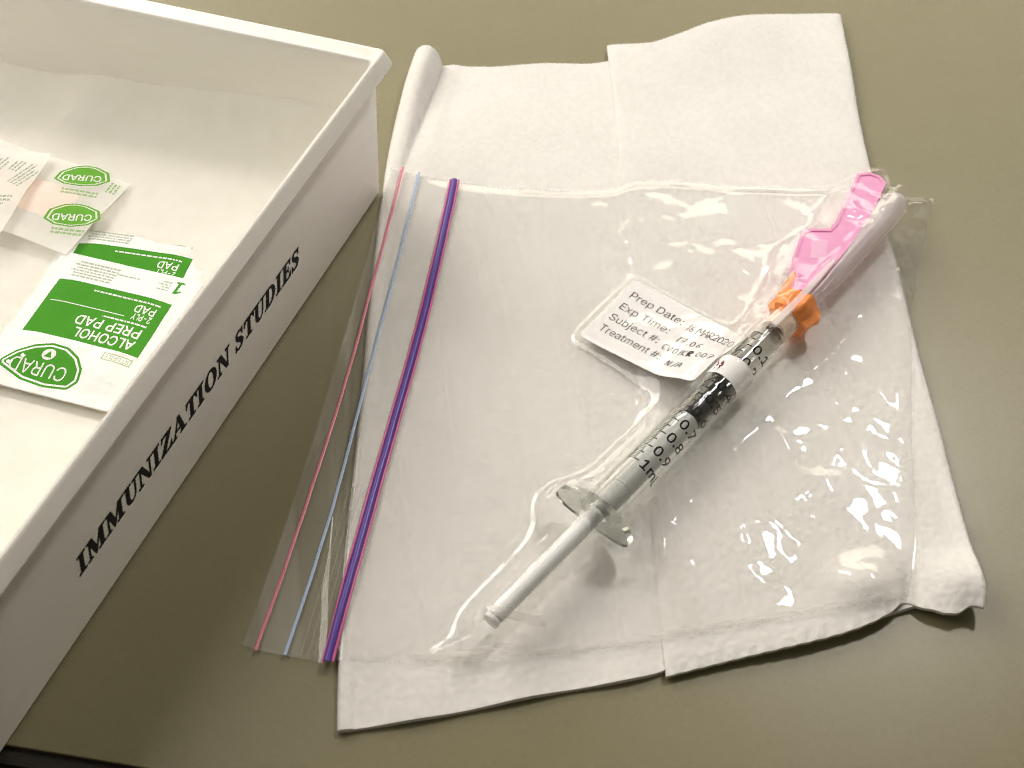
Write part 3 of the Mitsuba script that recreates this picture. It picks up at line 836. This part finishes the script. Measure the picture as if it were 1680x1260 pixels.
def pad(key, origin, angle, W, Hh, lift, label, seed, tilt=(0.0, 0.0)):
    """A sealed pouch printed in green. Its own frame: x to the reader's right, y up; its foot lies towards the far side."""
    e = np.array([math.cos(angle), math.sin(angle)])
    f = np.array([-math.sin(angle), math.cos(angle)])
    r = np.random.default_rng(seed)

    def zf(x, y):
        d = np.minimum(np.minimum(x, W - x), np.minimum(y, Hh - y))
        return lift + tilt[0] * x + tilt[1] * y + 0.9 * ss(1.5, 9, d) + 0.25 * meshkit.noise(np.stack([x / 6, y / 6, 0 * x + seed], -1), seed)

    def place(x, y):
        q = origin + np.outer(x, e) + np.outer(y, f)
        return np.column_stack([q, zf(x, y)])
    gx, gy = np.meshgrid(np.linspace(0, W, 50), np.linspace(0, Hh, 50))
    p = place(gx.ravel(), gy.ravel())
    put(key + '__pouch', thick_sheet(p[:, :2].reshape(50, 50, 2)[::-1], p[:, 2].reshape(50, 50)[::-1], 0.5), 'foil_paper', 40)
    def pr(name, g, ink, lift_, lab=None):
        return put(f'{key}__{name}', drape(g, place, lift_, 2.0), ink, label=lab)
    pr('green_panel', box(3.5, 8.2, 31.3, 24.2), 'green_ink', 0.05, 'green printed panel')
    white = [text('ALCOHOL', 2.55, True, 14.3, (5.6, 20.6)), text('PREP PAD', 2.55, True, 15.6, (5.6, 17.2)),
             text('2-PLY', 1.7, True, 4.6, (5.4, 13.4)), text('PAD', 2.1, True, 5.0, (5.4, 10.9)), box(11.6, 14.6, 29.8, 14.85)]
    white.append(fine_print(r, 5.6, 15.9, 12, 1, .9, .45))
    white.append(fine_print(r, 5.4, 9.6, 17, 1, .9, .45, 0.05))
    pr('white_lettering', union_all(white), 'white_ink', 0.09)
    pr('sage_lettering', union_all([fine_print(r, 19.5, 6.4, 11.0, 6, .95, .55, .12), fine_print(r, 14, 3.0, 5.6, 1, .9, .5), fine_print(r, 6.4, 4.5, 3.6, 4, .85, .45, .5)]), 'sage_ink', 0.06)
    one = union_all([box(4.3, 1.6, 5.0, 5.2), P((4.3, 5.2), (3.3, 4.3), (3.6, 4.0), (4.5, 4.6)), box(3.6, 1.4, 5.6, 1.9)])
    pr('number', one, 'green_ink', 0.06)
    # emblem: a broad shield with a ring line, the name in white and a small disc
    sh_ = Polygon([(12.6, 33.8), (14.0, 35.9), (19, 36.6), (24.5, 36.1), (30.6, 33.9), (31.0, 32.9), (28.8, 30.2), (25.5, 27.8), (22.2, 26.5), (18.6, 26.7), (15.4, 28.4), (13.2, 31.0)]).buffer(-1).buffer(1, 8).buffer(.4)
    em = sh_.difference(sh_.buffer(-0.55).difference(sh_.buffer(-1.0)))
    pr('emblem', em, 'green_ink', 0.05, 'green shield shaped emblem')
    nm = text('CURAD', 3.3, False, 13.2, (15.4, 31.5))
    disc = ellipse(21.6, 29.2, 1.5, 1.5).difference(P((20.7, 30.0), (22.5, 30.0), (21.6, 28.2)))
    pr('emblem__lettering', nm.union(disc), 'white_ink', 0.09)
    fr = box(4.0, 25.2, 10.6, 27.2)
    pr('sterile_mark', fr.difference(fr.buffer(-0.22)).union(text('STERILE', 1.1, False, 5.6, (4.5, 25.7))), 'pale_green_ink', 0.06)
    return place


PA = math.radians(163.2)
pad('alcohol_pad', np.array([-69.2, 19.6]), PA, 35.0, 38.7, 11.6, 'white square alcohol pad pouch with green panel, lying in front on the other pad', 1)
pad('alcohol_pad_001', np.array([-68.3, 35.9]), math.radians(169.2), 35.0, 34.0, 10.0, 'partly covered alcohol pad pouch, behind the front one', 2)
tag('alcohol_pad', 'square white alcohol pad pouch with its whole green panel showing, in front in the tray', 'alcohol pad', 'alcohol pads in the tray')
tag('alcohol_pad_001', 'alcohol pad pouch half hidden under the front pouch, only a green stripe showing', 'alcohol pad', 'alcohol pads in the tray')

# ------------------------------------------------------------------ adhesive bandage wrappers


def wrapper(key, origin, angle, W, Hh, lift, tilt, seed):
    e = np.array([math.cos(angle), math.sin(angle)])
    f = np.array([-math.sin(angle), math.cos(angle)])

    def place(x, y):
        q = origin + np.outer(x, e) + np.outer(y, f)
        z = lift + tilt[0] * x + tilt[1] * y + 0.35 * np.sin(x * 0.22 + seed) + 0.6 * np.exp(-((y - Hh / 2) / 5) ** 2)
        return np.column_stack([q, z])
    gx, gy = np.meshgrid(np.linspace(0, W, 50), np.linspace(0, Hh, 30))
    p = place(gx.ravel(), gy.ravel())
    put(key + '__sleeve', thick_sheet(p[:, :2].reshape(30, 50, 2)[::-1], p[:, 2].reshape(30, 50)[::-1], 0.08), 'wrapper_paper', 40)
    return place


WA = math.radians(-24.0)
wo = np.array([-91.4, 51.5])
# right-hand wrapper: its short end faces right
wp_o = wo - 46 * np.array([math.cos(WA), math.sin(WA)]) - 25.6 * np.array([-math.sin(WA), math.cos(WA)])
pl_ = wrapper('bandage_wrapper', wp_o, WA, 46, 25.6, 12.6, (0.0, 0.02), 1)
def wput(key, place, g, ink, lift, lab=None):
    put(key, drape(g, place, lift, 2.0), ink, label=lab)
wput('bandage_wrapper__bandage', pl_, box(10, 7.5, 38, 17.5).buffer(-2).buffer(2, 6), 'bandage_skin', 0.03, 'skin coloured bandage showing through the wrapper')


def emblem(cx, cy, w, h, rot):
    g = Polygon([(-.5, .18), (-.3, .42), (0, .5), (.3, .42), (.5, .18), (.44, -.2), (.2, -.44), (0, -.5), (-.2, -.44), (-.44, -.2)]).buffer(-.06).buffer(.06, 6)
    ring = g.buffer(-.05).difference(g.buffer(-.085))
    g = g.difference(ring)
    nm = text('CURAD', .26, True, .70, (0, -.02), 'c')
    g = affinity.rotate(affinity.scale(g, w, h, origin=(0, 0)), rot, origin=(0, 0))
    nm = affinity.rotate(affinity.scale(nm, w, h, origin=(0, 0)), rot, origin=(0, 0))
    return affinity.translate(g, cx, cy), affinity.translate(nm, cx, cy)


def in_wrapper(x, y):
    d = np.array([x, y]) - wp_o
    return d[0] * math.cos(WA) + d[1] * math.sin(WA), -d[0] * math.sin(WA) + d[1] * math.cos(WA)


for k, (ex_, ey_) in enumerate((in_wrapper(-103.2, 53.6), in_wrapper(-102.6, 40.2))):
    g, nm = emblem(ex_, ey_, 13.5, 7.2, 202)
    wput('bandage_wrapper__emblem', pl_, g, 'wrapper_green_ink', 0.06, None)
    wput(f'bandage_wrapper__emblem{"_001" if k else ""}__lettering', pl_, nm, 'white_ink', 0.10)
rr = np.random.default_rng(9)
fp = affinity.rotate(fine_print(rr, -5, 0, 9.5, 2, 1.1, .7, .1), 196, origin=(0, 0))
wput('bandage_wrapper__lettering', pl_, union_all([affinity.translate(fp, *in_wrapper(-103.5, 47.6)), affinity.translate(fp, *in_wrapper(-103.2, 35.0)), affinity.rotate(fine_print(rr, 41.5, 23, 3.4, 3, 1.0, .6, .1), 95, origin='center')]).intersection(box(.4, .4, 45.6, 25.2)), 'pale_green_ink', 0.06)
tag('bandage_wrapper', 'bandage wrapper with two green emblems and a skin coloured strip showing through', 'bandage wrapper')
# left-hand wrapper, lying over the first
WB = math.radians(-11.5)
wo2 = np.array([-112.0, 57.7])
eb, fb = np.array([math.cos(WB), math.sin(WB)]), np.array([-math.sin(WB), math.cos(WB)])
pl2 = wrapper('bandage_wrapper_001', wo2 - 45 * eb - 27 * fb, WB, 45, 29.0, 14.4, (0.0, 0.01), 4)
fl_ = [fine_print(rr, 29.5, 26.0, 7, 5, 1.15, .6, .4), fine_print(rr, 36.5, 24.5, 4, 3, 1.1, .6, .3), fine_print(rr, 33, 12.0, 10, 3, 1.15, .65, .2), fine_print(rr, 36, 4.5, 8, 4, 1.15, .6, .3)]
fl_ = [affinity.rotate(g, a, origin='center') for g, a in zip(fl_, (72, 72, 6, 66))]
fl_.append(affinity.rotate(fine_print(rr, 38, 22, 9, 4, 1.1, .6, .3), 66, origin='center').intersection(box(0, 0, 44.6, 29)))
wput('bandage_wrapper_001__lettering', pl2, union_all(fl_).intersection(box(0.5, 0.5, 44.5, 28.5)), 'sage_ink', 0.06)
tag('bandage_wrapper_001', 'bandage wrapper with only small grey print showing, at the left edge of the picture', 'bandage wrapper')
